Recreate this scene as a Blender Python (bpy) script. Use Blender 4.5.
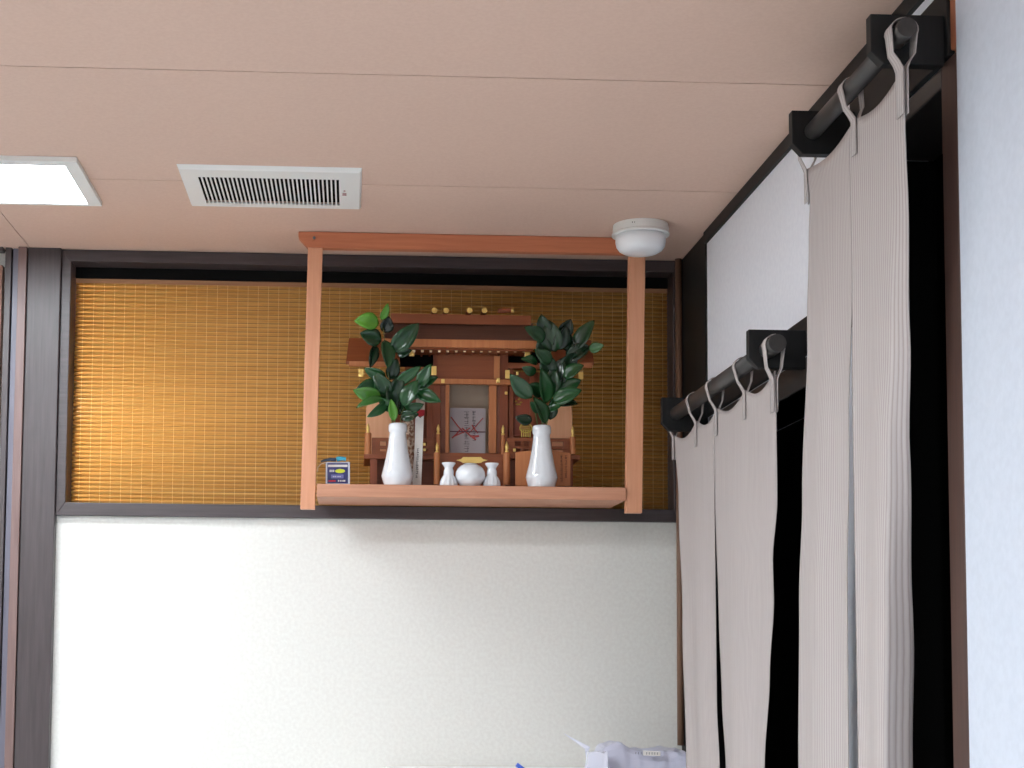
import bpy, bmesh, math, random
from mathutils import Vector, Matrix
random.seed(7)
for o in list(bpy.data.objects): bpy.data.objects.remove(o, do_unlink=True)
scn = bpy.context.scene
C = scn.collection

# ---------------------------------------------------------------- camera, world, exposure
FPX, CX, CY = 1500.0, 416.0, 532.0
YAW, PITCH, ROLL = .0421, .0726, .0080
EYE = Vector((0, 0, 1.55))
cp, sp = math.cos(PITCH), math.sin(PITCH)
FW = Vector((math.sin(YAW)*cp, math.cos(YAW)*cp, sp))
RT = Vector((math.cos(YAW), -math.sin(YAW), 0))
UP = RT.cross(FW)
cr, sr = math.cos(ROLL), math.sin(ROLL)
RT, UP = RT*cr + UP*sr, UP*cr - RT*sr
cam = bpy.data.cameras.new('camera'); camo = bpy.data.objects.new('camera', cam); C.objects.link(camo)
cam.sensor_width = 36; cam.sensor_fit = 'HORIZONTAL'; cam.lens = 36*FPX/1024
cam.shift_x = (512-CX)/1024; cam.shift_y = (CY-384)/1024
cam.clip_start = .02
M3 = Matrix((RT, UP, -FW)).transposed()
camo.matrix_world = Matrix.Translation(EYE) @ M3.to_4x4()
scn.camera = camo
w = bpy.data.worlds.new('world'); scn.world = w; w.use_nodes = True
w.node_tree.nodes['Background'].inputs[0].default_value = (.8, .88, 1, 1)
w.node_tree.nodes['Background'].inputs[1].default_value = .3
vs = scn.view_settings; vs.view_transform = 'Standard'; vs.look = 'None'; vs.gamma = 1
vs.use_curve_mapping = False; vs.exposure = 1.08
LIGHT_MAIN, LIGHT_ROOM, LIGHT_NEXT = 12.0, 27.5, 190.0    # strength of the ceiling panels and of the lamp added behind the blind

def at(x, y, Y):
    "pixel of the photograph -> point of the place at depth Y"
    d = FW + RT*((x-CX)/FPX) - UP*((y-CY)/FPX)
    return EYE + d*(Y/d.y)

# ---------------------------------------------------------------- materials
def srgb(r, g, b):
    f = lambda c: (c/255/12.92) if c/255 <= .04045 else ((c/255+.055)/1.055)**2.4
    return (f(r), f(g), f(b), 1)
MATS = {}
def mat(name, col, rough=.6, metal=0, spec=.5, emit=None, trans=0, coat=0):
    m = bpy.data.materials.new(name); m.use_nodes = True; MATS[name] = m
    b = m.node_tree.nodes['Principled BSDF']
    b.inputs['Base Color'].default_value = col
    b.inputs['Roughness'].default_value = rough; b.inputs['Metallic'].default_value = metal
    b.inputs['Specular IOR Level'].default_value = spec
    b.inputs['Transmission Weight'].default_value = trans
    b.inputs['Coat Weight'].default_value = coat
    if emit:
        b.inputs['Emission Color'].default_value = emit[0]; b.inputs['Emission Strength'].default_value = emit[1]
    return m
def nd(m, t, **k):
    n = m.node_tree.nodes.new(t)
    for a, v in k.items(): setattr(n, a, v)
    return n
def lk(m, a, b): m.node_tree.links.new(a, b)
def coords(m, scale, rot=(0,0,0)):
    tc = nd(m, 'ShaderNodeTexCoord'); mp = nd(m, 'ShaderNodeMapping')
    mp.inputs['Scale'].default_value = scale; mp.inputs['Rotation'].default_value = rot
    lk(m, tc.outputs['Object'], mp.inputs['Vector']); return mp.outputs['Vector']
def ramp(m, fac, stops):
    r = nd(m, 'ShaderNodeValToRGB'); e = r.color_ramp.elements
    while len(e) < len(stops): e.new(.5)
    for i, (p, c) in enumerate(stops): e[i].position = p; e[i].color = c
    lk(m, fac, r.inputs['Fac']); return r.outputs['Color']
def wood(name, a, b, scale=(6,6,60), rough=.5, bump=.15, spec=.5, coat=0):
    m = mat(name, a, rough, spec=spec, coat=coat); B = m.node_tree.nodes['Principled BSDF']
    v = coords(m, scale); n = nd(m, 'ShaderNodeTexNoise'); n.inputs['Scale'].default_value = 3
    n.inputs['Detail'].default_value = 5; n.inputs['Roughness'].default_value = .6; n.inputs['Distortion'].default_value = .4
    lk(m, v, n.inputs['Vector'])
    lk(m, ramp(m, n.outputs['Fac'], [(.3, a), (.7, b)]), B.inputs['Base Color'])
    bp = nd(m, 'ShaderNodeBump'); bp.inputs['Strength'].default_value = bump; bp.inputs['Distance'].default_value = .001
    lk(m, n.outputs['Fac'], bp.inputs['Height']); lk(m, bp.outputs['Normal'], B.inputs['Normal'])
    return m
def speckle(name, a, b, scale, rough=.8, bump=.2, dist=.001, p=(.35, .65), spec=.3):
    m = mat(name, a, rough, spec=spec); B = m.node_tree.nodes['Principled BSDF']
    v = coords(m, (1,1,1)); n = nd(m, 'ShaderNodeTexNoise'); n.inputs['Scale'].default_value = scale
    n.inputs['Detail'].default_value = 4; lk(m, v, n.inputs['Vector'])
    lk(m, ramp(m, n.outputs['Fac'], [(p[0], a), (p[1], b)]), B.inputs['Base Color'])
    bp = nd(m, 'ShaderNodeBump'); bp.inputs['Strength'].default_value = bump; bp.inputs['Distance'].default_value = dist
    lk(m, n.outputs['Fac'], bp.inputs['Height']); lk(m, bp.outputs['Normal'], B.inputs['Normal'])
    return m
X_, Y_, Z_ = (2, 40, 40), (40, 2, 40), (40, 40, 2)      # grain directions
DK1, DK2 = srgb(62, 54, 56), srgb(78, 69, 71)
darkZ = wood('dark_wood_upright', DK1, DK2, Z_, .38, .1)
darkX = wood('dark_wood_across', DK1, DK2, X_, .38, .1)
darkY = wood('dark_wood_deep', srgb(54, 51, 50), srgb(66, 62, 61), Y_, .4, .1)
darkC = wood('black_stained_wood', srgb(22, 22, 23), srgb(30, 30, 31), Z_, .55, .1, .3)
brown = wood('brown_pipe', srgb(122, 92, 74), srgb(140, 106, 86), Z_, .4, .05)
orangewood = wood('orange_wood', srgb(150, 92, 66), srgb(170, 106, 76), Z_, .5)
cedarZ = wood('cedar_upright', srgb(212, 148, 112), srgb(224, 162, 128), Z_, .5, .1)
cedarX = wood('cedar_across', srgb(190, 112, 78), srgb(206, 128, 92), X_, .5, .1)
shelfW = wood('shelf_wood', srgb(190, 132, 104), srgb(208, 152, 122), X_, .5, .1)
cypA = wood('cypress_across', srgb(134, 68, 34), srgb(150, 82, 43), X_, .5, .08)
cypZ = wood('cypress_upright', srgb(124, 60, 32), srgb(142, 74, 41), Z_, .5, .08)
cypL = wood('pale_cypress', srgb(184, 112, 66), srgb(198, 128, 78), Z_, .5, .08)
bark = wood('cypress_bark_roof', srgb(90, 60, 48), srgb(108, 72, 58), X_, .7, .3)
plaster = speckle('plaster', srgb(228, 226, 221), srgb(234, 233, 228), 120, .9, .35, .001)
plasterR = speckle('white_paint', srgb(228, 230, 239), srgb(233, 235, 243), 90, .85, .12, .0006)
ceilM = speckle('ceiling_board', srgb(217, 185, 168), srgb(221, 190, 173), 160, .85, .1, .0005)
floorM = wood('floor_boards', srgb(208, 206, 204), srgb(222, 220, 218), (3, 30, 3), .5)
wallM = speckle('room_wall', srgb(225, 222, 215), srgb(232, 230, 224), 60)
blackM = mat('black_and_shade', srgb(16, 15, 15), .9, spec=.1)  # black colour paints the dark of corridor, jambs and recesses; head rail is black itself
white = mat('white_plastic', srgb(236, 236, 234), .45)
whiteG = mat('lamp_cover', srgb(244, 246, 250), .3)
voidM = mat('slot_shade_black', srgb(10, 11, 11), .9, spec=.1)
porcelain = mat('porcelain', srgb(232, 236, 242), .12, spec=.6, coat=.6)
gold = mat('gold_fitting', srgb(236, 204, 122), .3, metal=.65)
goldp = mat('gold_print', srgb(206, 182, 90), .4, metal=.4)
glow = mat('light_diffuser', (1,1,1,1), .5, emit=((.88, .95, 1, 1), LIGHT_MAIN))
glow2 = mat('light_diffuser_room', (1,1,1,1), .5, emit=((.86, .94, 1, 1), LIGHT_ROOM))
paper = speckle('white_paper', srgb(226, 222, 218), srgb(234, 231, 226), 40, .8, .1)
paperI = mat('pale_lining', srgb(214, 194, 172), .8)
red = mat('red_ink', srgb(196, 40, 52), .6)
ink = mat('black_ink', srgb(34, 30, 30), .7)
navy = mat('navy_card', srgb(40, 44, 108), .35)
lav = mat('lavender_strip', srgb(110, 112, 176), .4)
lime = mat('yellow_green_oval', srgb(214, 222, 50), .4)
cyan = mat('cyan_plastic', srgb(70, 180, 214), .3)
steel = mat('dull_grey', srgb(100, 104, 108), .4)
bluepen = mat('blue_plastic', srgb(70, 110, 220), .3)
mott = speckle('mottled_paper', srgb(150, 108, 84), srgb(226, 206, 184), 160, .7, .4, .002, (.42, .58))
film = mat('plastic_film', srgb(222, 224, 240), .25, spec=.6)
filmD = mat('grey_plastic_bag', srgb(196, 197, 216), .35)

# leaves
leafM = mat('glossy_leaf', srgb(30, 62, 44), .15, spec=.5)
_B = leafM.node_tree.nodes['Principled BSDF']
_a = nd(leafM, 'ShaderNodeAttribute', attribute_name='tone')
lk(leafM, ramp(leafM, _a.outputs['Fac'], [(0, srgb(16, 30, 22)), (.5, srgb(34, 80, 42)), (1, srgb(90, 148, 48))]), _B.inputs['Base Color'])
stemM = mat('green_stem', srgb(96, 104, 50), .5)

# bamboo slats
bam = mat('bamboo_slats', srgb(222, 170, 84), .45, spec=.4)
_B = bam.node_tree.nodes['Principled BSDF']
_v = coords(bam, (3, 1, 100)); _n = nd(bam, 'ShaderNodeTexNoise'); _n.inputs['Scale'].default_value = 1.0
_n.inputs['Detail'].default_value = 2; lk(bam, _v, _n.inputs['Vector'])
lk(bam, ramp(bam, _n.outputs['Fac'], [(.3, srgb(178, 136, 76)), (.5, srgb(190, 150, 86)), (.7, srgb(200, 162, 98))]), _B.inputs['Base Color'])
def translucent(m, col, f):
    nt = m.node_tree; B = nt.nodes['Principled BSDF']; out = nt.nodes['Material Output']
    t = nd(m, 'ShaderNodeBsdfTranslucent'); t.inputs['Color'].default_value = col
    mx = nd(m, 'ShaderNodeMixShader'); mx.inputs[0].default_value = f
    lk(m, B.outputs[0], mx.inputs[1]); lk(m, t.outputs[0], mx.inputs[2]); lk(m, mx.outputs[0], out.inputs['Surface'])
    return t
_t = translucent(bam, srgb(244, 196, 110), .45); _t.inputs['Color'].default_value = srgb(244, 212, 148)
bamB = mat('blind_backing', srgb(84, 60, 36), .8); translucent(bamB, srgb(226, 196, 146), .5)
thread = mat('blind_thread', srgb(226, 206, 150), .8); translucent(thread, srgb(252, 238, 196), .5)

# ribbed linen
def linen_mat():
    m = mat('ribbed_linen', srgb(196, 180, 172), .95, spec=.1); B = m.node_tree.nodes['Principled BSDF']
    uv = nd(m, 'ShaderNodeAttribute', attribute_name='UVMap')
    sx = nd(m, 'ShaderNodeSeparateXYZ'); lk(m, uv.outputs['Vector'], sx.inputs[0])
    nz = nd(m, 'ShaderNodeTexNoise', noise_dimensions='3D'); nz.inputs['Scale'].default_value = 1; nz.inputs['Detail'].default_value = 4
    mp = nd(m, 'ShaderNodeMapping'); mp.inputs['Scale'].default_value = (160, 4, 1)
    lk(m, uv.outputs['Vector'], mp.inputs['Vector']); lk(m, mp.outputs['Vector'], nz.inputs['Vector'])
    wv = nd(m, 'ShaderNodeTexWave', wave_type='BANDS', bands_direction='X'); wv.inputs['Scale'].default_value = 44
    wv.inputs['Distortion'].default_value = .6; wv.inputs['Detail'].default_value = 2
    lk(m, uv.outputs['Vector'], wv.inputs['Vector'])
    mx = nd(m, 'ShaderNodeMath', operation='MULTIPLY'); lk(m, nz.outputs['Fac'], mx.inputs[0]); lk(m, wv.outputs['Fac'], mx.inputs[1])
    lk(m, ramp(m, mx.outputs[0], [(0, srgb(158, 148, 146)), (.14, srgb(178, 169, 167)), (.6, srgb(186, 178, 176))]), B.inputs['Base Color'])
    bp = nd(m, 'ShaderNodeBump'); bp.inputs['Strength'].default_value = .35; bp.inputs['Distance'].default_value = .001
    lk(m, mx.outputs[0], bp.inputs['Height']); lk(m, bp.outputs['Normal'], B.inputs['Normal'])
    return m
linen = linen_mat()

# ---------------------------------------------------------------- mesh helpers
def link(name, bm, m, parent=None, smooth=False, bevel=0):
    me = bpy.data.meshes.new(name); bmesh.ops.recalc_face_normals(bm, faces=bm.faces)
    bm.to_mesh(me); bm.free()
    ms = m if isinstance(m, (list, tuple)) else [m]
    for q in ms: me.materials.append(q)
    if smooth:
        for p in me.polygons: p.use_smooth = len(p.vertices) < 6
    o = bpy.data.objects.new(name, me); C.objects.link(o)
    if parent: o.parent = parent; o.matrix_parent_inverse = Matrix.Translation(-Vector(parent.location))
    if bevel:
        b = o.modifiers.new('bevel', 'BEVEL'); b.width = bevel; b.segments = 2; b.limit_method = 'ANGLE'
    return o
def box(bm, x0, x1, y0, y1, z0, z1, mi=0):
    v = [bm.verts.new((x, y, z)) for x in (x0, x1) for y in (y0, y1) for z in (z0, z1)]
    for f in ((0,1,3,2), (4,6,7,5), (0,4,5,1), (2,3,7,6), (0,2,6,4), (1,5,7,3)):
        fa = bm.faces.new([v[i] for i in f]); fa.material_index = mi
    return v
def boxes(*bs):
    bm = bmesh.new()
    for b in bs: box(bm, *b)
    return bm
def prism(bm, pts, axis, a, b, mi=0):
    "pts: 2-D outline; axis 1 = extruded along Y (pts are x,z), axis 0 = along X (pts y,z), axis 2 = along Z (x,y)"
    def P(p, t):
        return (p[0], t, p[1]) if axis == 1 else ((t, p[0], p[1]) if axis == 0 else (p[0], p[1], t))
    A = [bm.verts.new(P(p, a)) for p in pts]; B = [bm.verts.new(P(p, b)) for p in pts]
    bm.faces.new(A).material_index = mi; bm.faces.new(B[::-1]).material_index = mi
    n = len(pts)
    for i in range(n): bm.faces.new((A[i], B[i], B[(i+1) % n], A[(i+1) % n])).material_index = mi
def lathe(bm, prof, c, seg=40, flute=0, fr=(0, 1), mi=0):
    rings = []
    for r, z in prof:
        ring = []
        for k in range(seg):
            t = 2*math.pi*k/seg
            rr = r*(1 + (flute*math.cos(12*t) if fr[0] < z < fr[1] else 0))
            ring.append(bm.verts.new((c[0]+rr*math.cos(t), c[1]+rr*math.sin(t), c[2]+z)))
        rings.append(ring)
    for a, b in zip(rings, rings[1:]):
        for k in range(seg): bm.faces.new((a[k], a[(k+1) % seg], b[(k+1) % seg], b[k])).material_index = mi
    bm.faces.new(rings[0]).material_index = mi; bm.faces.new(rings[-1]).material_index = mi
def tube(bm, pts, r, seg=8, r2=None, mi=0):
    pts = [Vector(p) for p in pts]; rings = []; n = len(pts)
    for i, p in enumerate(pts):
        d = (pts[min(i+1, n-1)] - pts[max(i-1, 0)]).normalized()
        a = d.orthogonal().normalized() if i == 0 else (a - d*a.dot(d)).normalized()
        b = d.cross(a); rr = r if r2 is None else r + (r2-r)*i/(n-1)
        rings.append([bm.verts.new(p + (a*math.cos(2*math.pi*k/seg) + b*math.sin(2*math.pi*k/seg))*rr) for k in range(seg)])
    for q, s in zip(rings, rings[1:]):
        for k in range(seg): bm.faces.new((q[k], q[(k+1) % seg], s[(k+1) % seg], s[k])).material_index = mi
    bm.faces.new(rings[0]).material_index = mi; bm.faces.new(rings[-1]).material_index = mi
def tag(o, label, cat, group=None):
    o['label'] = label; o['category'] = cat
    if group: o['group'] = group
    return o
def thing(name, loc, label, cat, group=None):
    o = bpy.data.objects.new(name, None); o.location = loc; o.empty_display_size = .05; C.objects.link(o)
    return tag(o, label, cat, group)
def struct(name, bm, m, bevel=0, smooth=False):
    o = link(name, bm, m, None, smooth, bevel); o['kind'] = 'structure'; return o

# ---------------------------------------------------------------- the room
H, XR, YB = 2.4585, .7764, 3.5
XL, YN = -3.0, -2.6
TRZ0, TRZ1 = 1.8634, 2.4300            # transom opening
TRX0, TRX1 = -.6650, .7530
WT = .10
struct('floor', boxes((XL-.1, XR+1.4, YN-.1, 5.3, -.1, 0)), floorM)
bm = bmesh.new()                       # boards with open joints
g = .0016
ys = [YN-.1, -.575, .011, .597, 1.183, 1.769, 2.355, 2.940, YB+.0]
xs = [XL-.1, -2.58, -1.67, -.76, XR]
for i in range(len(ys)-1):
    for j in range(len(xs)-1):
        gx = g if (j < len(xs)-2 and i >= 6) else 0
        box(bm, xs[j], xs[j+1]-gx, ys[i]+g, ys[i+1]-(g if i < 7 else 0), H, H+.012)
box(bm, XL-.1, XR+1.4, YN-.1, 5.3, H+.013, H+.08, 1)
struct('ceiling', bm, [ceilM, mat('joint_backing_board', srgb(110, 74, 64), .9)])  # dark board seen through the open joints
# back wall, with the transom opening left free
struct('wall_back', boxes((-.69, XR+.10, YB, YB+WT, 0, TRZ0-.03), (-.69, TRX0-.03, YB, YB+WT, TRZ0-.03, H),
        (TRX1+.010, XR+.10, YB, YB+WT, TRZ0-.03, H), (XL-.1, -.84, YB+.03, YB+WT, 0, H), (-.84, -.69, YB+.02, YB+WT, 0, H)), plaster)
# assumed unseen room behind the blind, for the lamp added to make it glow
nx = mat('next_room_wall', srgb(120, 112, 100), .9)
struct('wall_next_room', boxes((-2.3, -2.2, YB+WT, 5.2, 0, H), (XR+.1, XR+.2, 3.6, 5.2, 0, H), (-2.3, XR+.2, 5.2, 5.3, 0, H)), nx)
struct('wall_left', boxes((XL-.1, XL, YN, YB, 0, H)), wallM)
struct('wall_rear', boxes((XL, XR, YN-.1, YN, 0, H)), wallM)
# right wall with its two doorways
xa, xb = XR, XR+WT
F0, F1, FZ = 2.36, 3.19, 1.99
N0, N1, NZ = 1.905, 2.20, 2.284
struct('wall_right', boxes((xa, xb, F1, 3.238, 0, FZ), (xa, xb, N1+.02, F0, 0, FZ), (xa, xb, N1+.02, 3.238, FZ, H),
        (xa, xb, N0, N1+.02, 2.312, H)), plasterR)
struct('wall_near_right', boxes((xa-.005, xb, YN, 1.855, 0, H)), speckle('dimmed_white_paint', srgb(196, 202, 214), srgb(201, 207, 219), 90, .85, .1, .0006))  # same wall, its paint darkened here to stand in for weaker light
# corridor behind the doorways, its unlit dark painted in as black
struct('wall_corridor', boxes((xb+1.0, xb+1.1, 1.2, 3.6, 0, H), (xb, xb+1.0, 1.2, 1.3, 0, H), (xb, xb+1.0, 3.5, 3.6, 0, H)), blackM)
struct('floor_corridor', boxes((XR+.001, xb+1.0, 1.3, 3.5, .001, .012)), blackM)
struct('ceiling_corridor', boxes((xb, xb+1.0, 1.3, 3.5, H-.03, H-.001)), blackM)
# dark uprights and rails
struct('trim_2', boxes((XR-.004, xb, 3.238, YB, 0, H)), darkC, .002)                         # corner post
struct('trim_3', boxes((XR-.008, XR, 1.2, 3.238, H-.026, H)), darkC, .001)                   # ceiling rail, right wall
struct('trim_4', boxes((-.764, -.687, YB-.025, YB+.02, 0, H)), darkZ, .002)                 # broad left post
struct('trim_5', boxes((-.785, -.7655, YB-.030, YB+.02, 0, H)), wood('purple_brown_wood', srgb(112, 88, 84), srgb(126, 102, 98), Z_, .4, .1), .001)
struct('trim_6', boxes((-.801, -.787, YB-.012, YB+.02, 0, H)), wood('grey_blue_wood', srgb(100, 98, 112), srgb(112, 110, 124), Z_, .35, .1), .001)
struct('trim_7', boxes((-.817, -.803, YB-.02, YB+.02, 0, H)), darkZ, .001)
struct('trim_8', boxes((-1.9, -.822, YB-.026, YB-.002, H-.010, H)), darkX, .001)
dw = boxes((-1.7, -.8265, YB-.005, YB+.02, 1.86, 2.42), )
struct('trim_9', dw, wood('warm_board', srgb(120, 84, 70), srgb(140, 98, 80), X_, .6))
struct('window_1', boxes((-1.7, -.8265, YB-.002, YB+.02, 1.0, 1.83)), mat('blue_pane', srgb(90, 180, 214), .15))
struct('window_2', boxes((-1.7, -.8245, YB-.012, YB+.02, 1.832, 1.858)), darkX)
# transom frame: four members with mitred corners, projecting from the wall
bm = bmesh.new()
yf, yk = YB-.016, YB+.075
o0, o1, b0, b1 = -.6865, .7655, 1.8335, H-.001
i0, i1, c0, c1 = TRX0, TRX1, TRZ0, TRZ1
prism(bm, [(o0, b0), (o1, b0), (i1, c0), (i0, c0)], 1, yf, yk)
prism(bm, [(o0, b1), (o1, b1), (i1, c1), (i0, c1)], 1, yf, yk)
prism(bm, [(o0, b0), (o0, b1), (i0, c1), (i0, c0)], 1, yf, yk)
prism(bm, [(o1, b0), (o1, b1), (i1, c1), (i1, c0)], 1, yf, yk)
struct('trim_10', bm, darkX, .0015)
# lintels and mounting boards over the doorways
struct('trim_11', boxes((.770, xb, F0, 3.20, 1.990, 2.040)), darkY, .002)
struct('trim_12', boxes((.766, XR, 2.27, 3.25, 2.044, 2.107)), darkC, .002)
struct('trim_13', boxes((.770, xb, N0-.004, N1, 2.284, 2.3115)), darkY, .002)
struct('trim_14', boxes((.766, XR, 1.87, 2.255, 2.316, 2.409)), darkC, .002)
struct('trim_15', boxes((.7705, xb, 1.855, N0, 0, 2.315)), wood('red_brown_jamb', srgb(70, 50, 44), srgb(84, 60, 52), Z_, .5), .002)
struct('trim_16', boxes((.7705, xb, 1.855, N0-.001, 2.322, H)), orangewood, .002)
struct('trim_17', boxes((XR, xb+.002, N1, N1+.0195, 0, 2.284)), blackM)
struct('trim_18', boxes((XR, xb+.002, F1-.0005, F1-.02, 0, FZ-.001)), blackM)
# round brown pipe in the corner
bm = bmesh.new(); tube(bm, [(.7640, 3.472, 1.314), (.7640, 3.472, H)], .0080, 16)
tag(link('corner_pole', bm, brown, None, True), 'thin round brown pole running down the back right corner beside the dark post', 'pole')

# ---------------------------------------------------------------- bamboo blind
bl = thing('bamboo_blind', (.04, 3.545, 2.40), 'honey coloured bamboo slat blind hanging in the dark framed transom behind the shelf', 'blind')
bm = bmesh.new(); z = TRZ0+.004; ztop = 2.402; k = 0
while z < ztop:
    h = .0078 if k % 2 == 0 else .0062
    yo = 3.545
    dz = random.uniform(-.0002, .0002)
    # a rounded slat: five-sided section
    sec = [(yo+.003, z), (yo-.001, z+.0004), (yo-.0026, z+h*.5), (yo-.001, z+h-.0004), (yo+.003, z+h)]
    prism(bm, [(a, b+dz) for a, b in sec], 0, TRX0+.0015, TRX1-.0015)
    z += h + .0034; k += 1
link('slats', bm, bam, bl, True)
bm = bmesh.new(); x = TRX0+.02; k = 0
while x < TRX1:
    for xx in (x, ):
        box(bm, xx-.0004, xx+.0004, 3.5413, 3.5422, TRZ0+.004, ztop)
    x += .0243 if k % 2 else .0243; k += 1
link('threads', bm, thread, bl)
link('backing', boxes((TRX0+.001, TRX1-.001, 3.5488, 3.5494, TRZ0+.003, 2.405)), bamB, bl)
link('head_rail', boxes((TRX0+.001, TRX1-.001, 3.538, 3.550, 2.403, TRZ1-.001)), blackM, bl)
link('top_band', boxes((TRX0+.0015, TRX1-.0015, 3.5405, 3.5415, 2.392, 2.4025)), wood('band_cloth', srgb(150, 106, 74), srgb(168, 120, 86), X_, .8), bl)

# ---------------------------------------------------------------- ceiling fixtures
def panel_light(x0, x1, y0, y1, label, m, group=None):
    t = thing('ceiling_light', ((x0+x1)/2, (y0+y1)/2, H), label, 'ceiling light', group)
    bm = bmesh.new(); e = .027; zb = H-.010
    for a in ((x0, x1, y0, y0+e), (x0, x1, y1-.012, y1), (x0, x0+e, y0+e, y1-.012), (x1-e, x1, y0+e, y1-.012)):
        box(bm, a[0], a[1], a[2], a[3], zb, H-.0005)
    link('frame', bm, white, t)
    link('diffuser', boxes((x0+e, x1-e, y0+e, y1-.012, H-.007, H-.001)), m, t)
t = thing('added_blind_lamp', (-.82, 3.97, 2.05), 'unseen round lamp added behind the transom blind to make it glow', 'lamp')  # added out of view to light the blind from behind
bm = bmesh.new(); lathe(bm, [(.01, -.07), (.05, -.055), (.07, 0), (.05, .055), (.01, .07)], (-.82, 3.97, 2.05), 24)
link('globe', bm, mat('added_lamp_globe', (1, 1, 1, 1), .5, emit=((1, .93, .82, 1), LIGHT_NEXT)), t, True)
bm = bmesh.new(); tube(bm, [(-.82, 3.97, 2.12), (-.82, 3.97, H)], .006); link('cord', bm, steel, t)
panel_light(-1.19, -.530, 2.803, 3.094, 'bright white rectangular ceiling light panel at the left edge', glow)
for (x, y, wh) in ((-2.1, 1.2, 'second row, left'), (-.95, 1.80, 'second row, right'), (-1.6, -.6, 'last row, left'), (-.10, .10, 'last row, right')):
    panel_light(x-.33, x+.33, y-.16, y+.16, 'white rectangular ceiling light panel behind the viewer, '+wh, glow2, 'ceiling lights behind the viewer')
# ventilation grille
v = thing('ceiling_vent', (-.169, 2.922, H), 'cream rectangular ceiling vent with a row of dark slots', 'vent')
X0, X1, Y0, Y1 = -.3458, .0096, 2.832, 3.098
zb = 2.4495; sx0, sx1, sy0, sy1 = -.3116, -.0335, 2.884, 3.058
bx0, bx1, by0, by1 = X0+.004, X1-.004, Y0+.006, Y1-.016
bm = bmesh.new()
box(bm, bx0, bx1, by0, sy0, zb, zb+.003); box(bm, bx0, bx1, sy1, by1, zb, zb+.003)
box(bm, bx0, sx0, sy0, sy1, zb, zb+.003); box(bm, sx1, bx1, sy0, sy1, zb, zb+.003)
lo = [(bx0, by0), (bx1, by0), (bx1, by1), (bx0, by1)]; hi = [(X0, Y0), (X1, Y0), (X1, Y1), (X0, Y1)]
for k in range(4):                     # bevelled rim up to the ceiling
    q = (k+1) % 4
    bm.faces.new([bm.verts.new((*lo[k], zb)), bm.verts.new((*lo[q], zb)), bm.verts.new((*hi[q], H-.0005)), bm.verts.new((*hi[k], H-.0005))])
link('frame', bm, white, v)
bm = bmesh.new(); n = 33; p = (sx1-sx0)/n
for i in range(n+1):
    xx = sx0 + i*p
    box(bm, xx-p*.20, xx+p*.20, sy0, sy1, zb-.0003, zb+.0015)
link('grille_bars', bm, white, v)
link('slot_shade', boxes((sx0, sx1, sy0, sy1, zb+.0065, zb+.0085)), voidM, v)  # black slab painted in for the shade behind the slots
bm = bmesh.new()
lathe(bm, [(.0022, 0), (.0022, .0006)], (-.0245, 2.955, zb-.0006), 12)
box(bm, -.029, -.0205, 2.972, 2.977, zb-.0005, zb); box(bm, -.029, -.0205, 2.981, 2.9855, zb-.0005, zb)
link('maker_mark', bm, mat('pinkish_print', srgb(180, 120, 120), .6), v)
# round ceiling lamp
t = thing('round_ceiling_lamp', (.6190, 3.190, H), 'small round white lamp on the ceiling above the right post of the hanging shelf', 'ceiling lamp')
c = (.6190, 3.190, H)
bm = bmesh.new(); lathe(bm, [(.0595, -.0005), (.0605, -.010), (.0605, -.019), (.0625, -.020), (.0625, -.0240), (.056, -.0245)], c, 56)
link('base', bm, white, t, False, .0008)
bm = bmesh.new(); lathe(bm, [(.0545, -.0245), (.0545, -.038), (.0525, -.048), (.047, -.056), (.038, -.0615), (.022, -.064), (.004, -.0645)], c, 56)
link('cover', bm, whiteG, t, True)
bm = bmesh.new()
for dx in (-.028, -.0235, ): tube(bm, [(c[0]+dx, c[1]-.0535, H-.0095), (c[0]+dx+.0000, c[1]-.0560, H-.0095)], .0010, 8)
link('indicator_dots', bm, ink, t)

# ---------------------------------------------------------------- hanging shelf
SZ = 1.893; SF = 3.283
t = thing('hanging_shelf', (.26, 3.40, SZ), 'light cedar shelf hung from the ceiling by two posts and a top rail', 'shelf')
bm = bmesh.new(); zt, zl = H-.001, 2.4215
prism(bm, [(-.1285, zt), (-.1285, zt-.0125), (-.1075, zl), (.648, zl), (.668, zt-.0125), (.668, zt)], 1, 3.290, 3.312)
link('top_rail', bm, cedarX, t, False, .001)
def post(xt, xb_, wd, nm='post'):
    bm = bmesh.new()
    vt = [bm.verts.new((x, y, zl-.0002)) for x in (xt, xt+wd) for y in (3.290, 3.312)]
    vb = [bm.verts.new((x, y, 1.8375)) for x in (xb_, xb_+wd) for y in (3.290, 3.312)]
    for f in ((0,1,3,2),): bm.faces.new([vt[i] for i in f]); bm.faces.new([vb[i] for i in f])
    for a, b in ((0,1), (1,3), (3,2), (2,0)): bm.faces.new((vt[a], vt[b], vb[b], vb[a]))
    return link(nm, bm, cedarZ, t, False, .001)
post(-.1070, -.1165, .0325); post(.6130, .6040, .0365)
bm = bmesh.new()
prism(bm, [(SF, SZ), (SF, SZ-.0285), (YB-.018, SZ-.0285), (YB-.018, SZ)], 0, -.0805, .6030)
link('shelf_board', bm, shelfW, t, False, .0015)
bm = bmesh.new(); tube(bm, [(-.0935, 3.2905, 2.4435), (-.0935, 3.2885, 2.4435)], .0035, 12)
link('screw', bm, steel, t)

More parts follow.
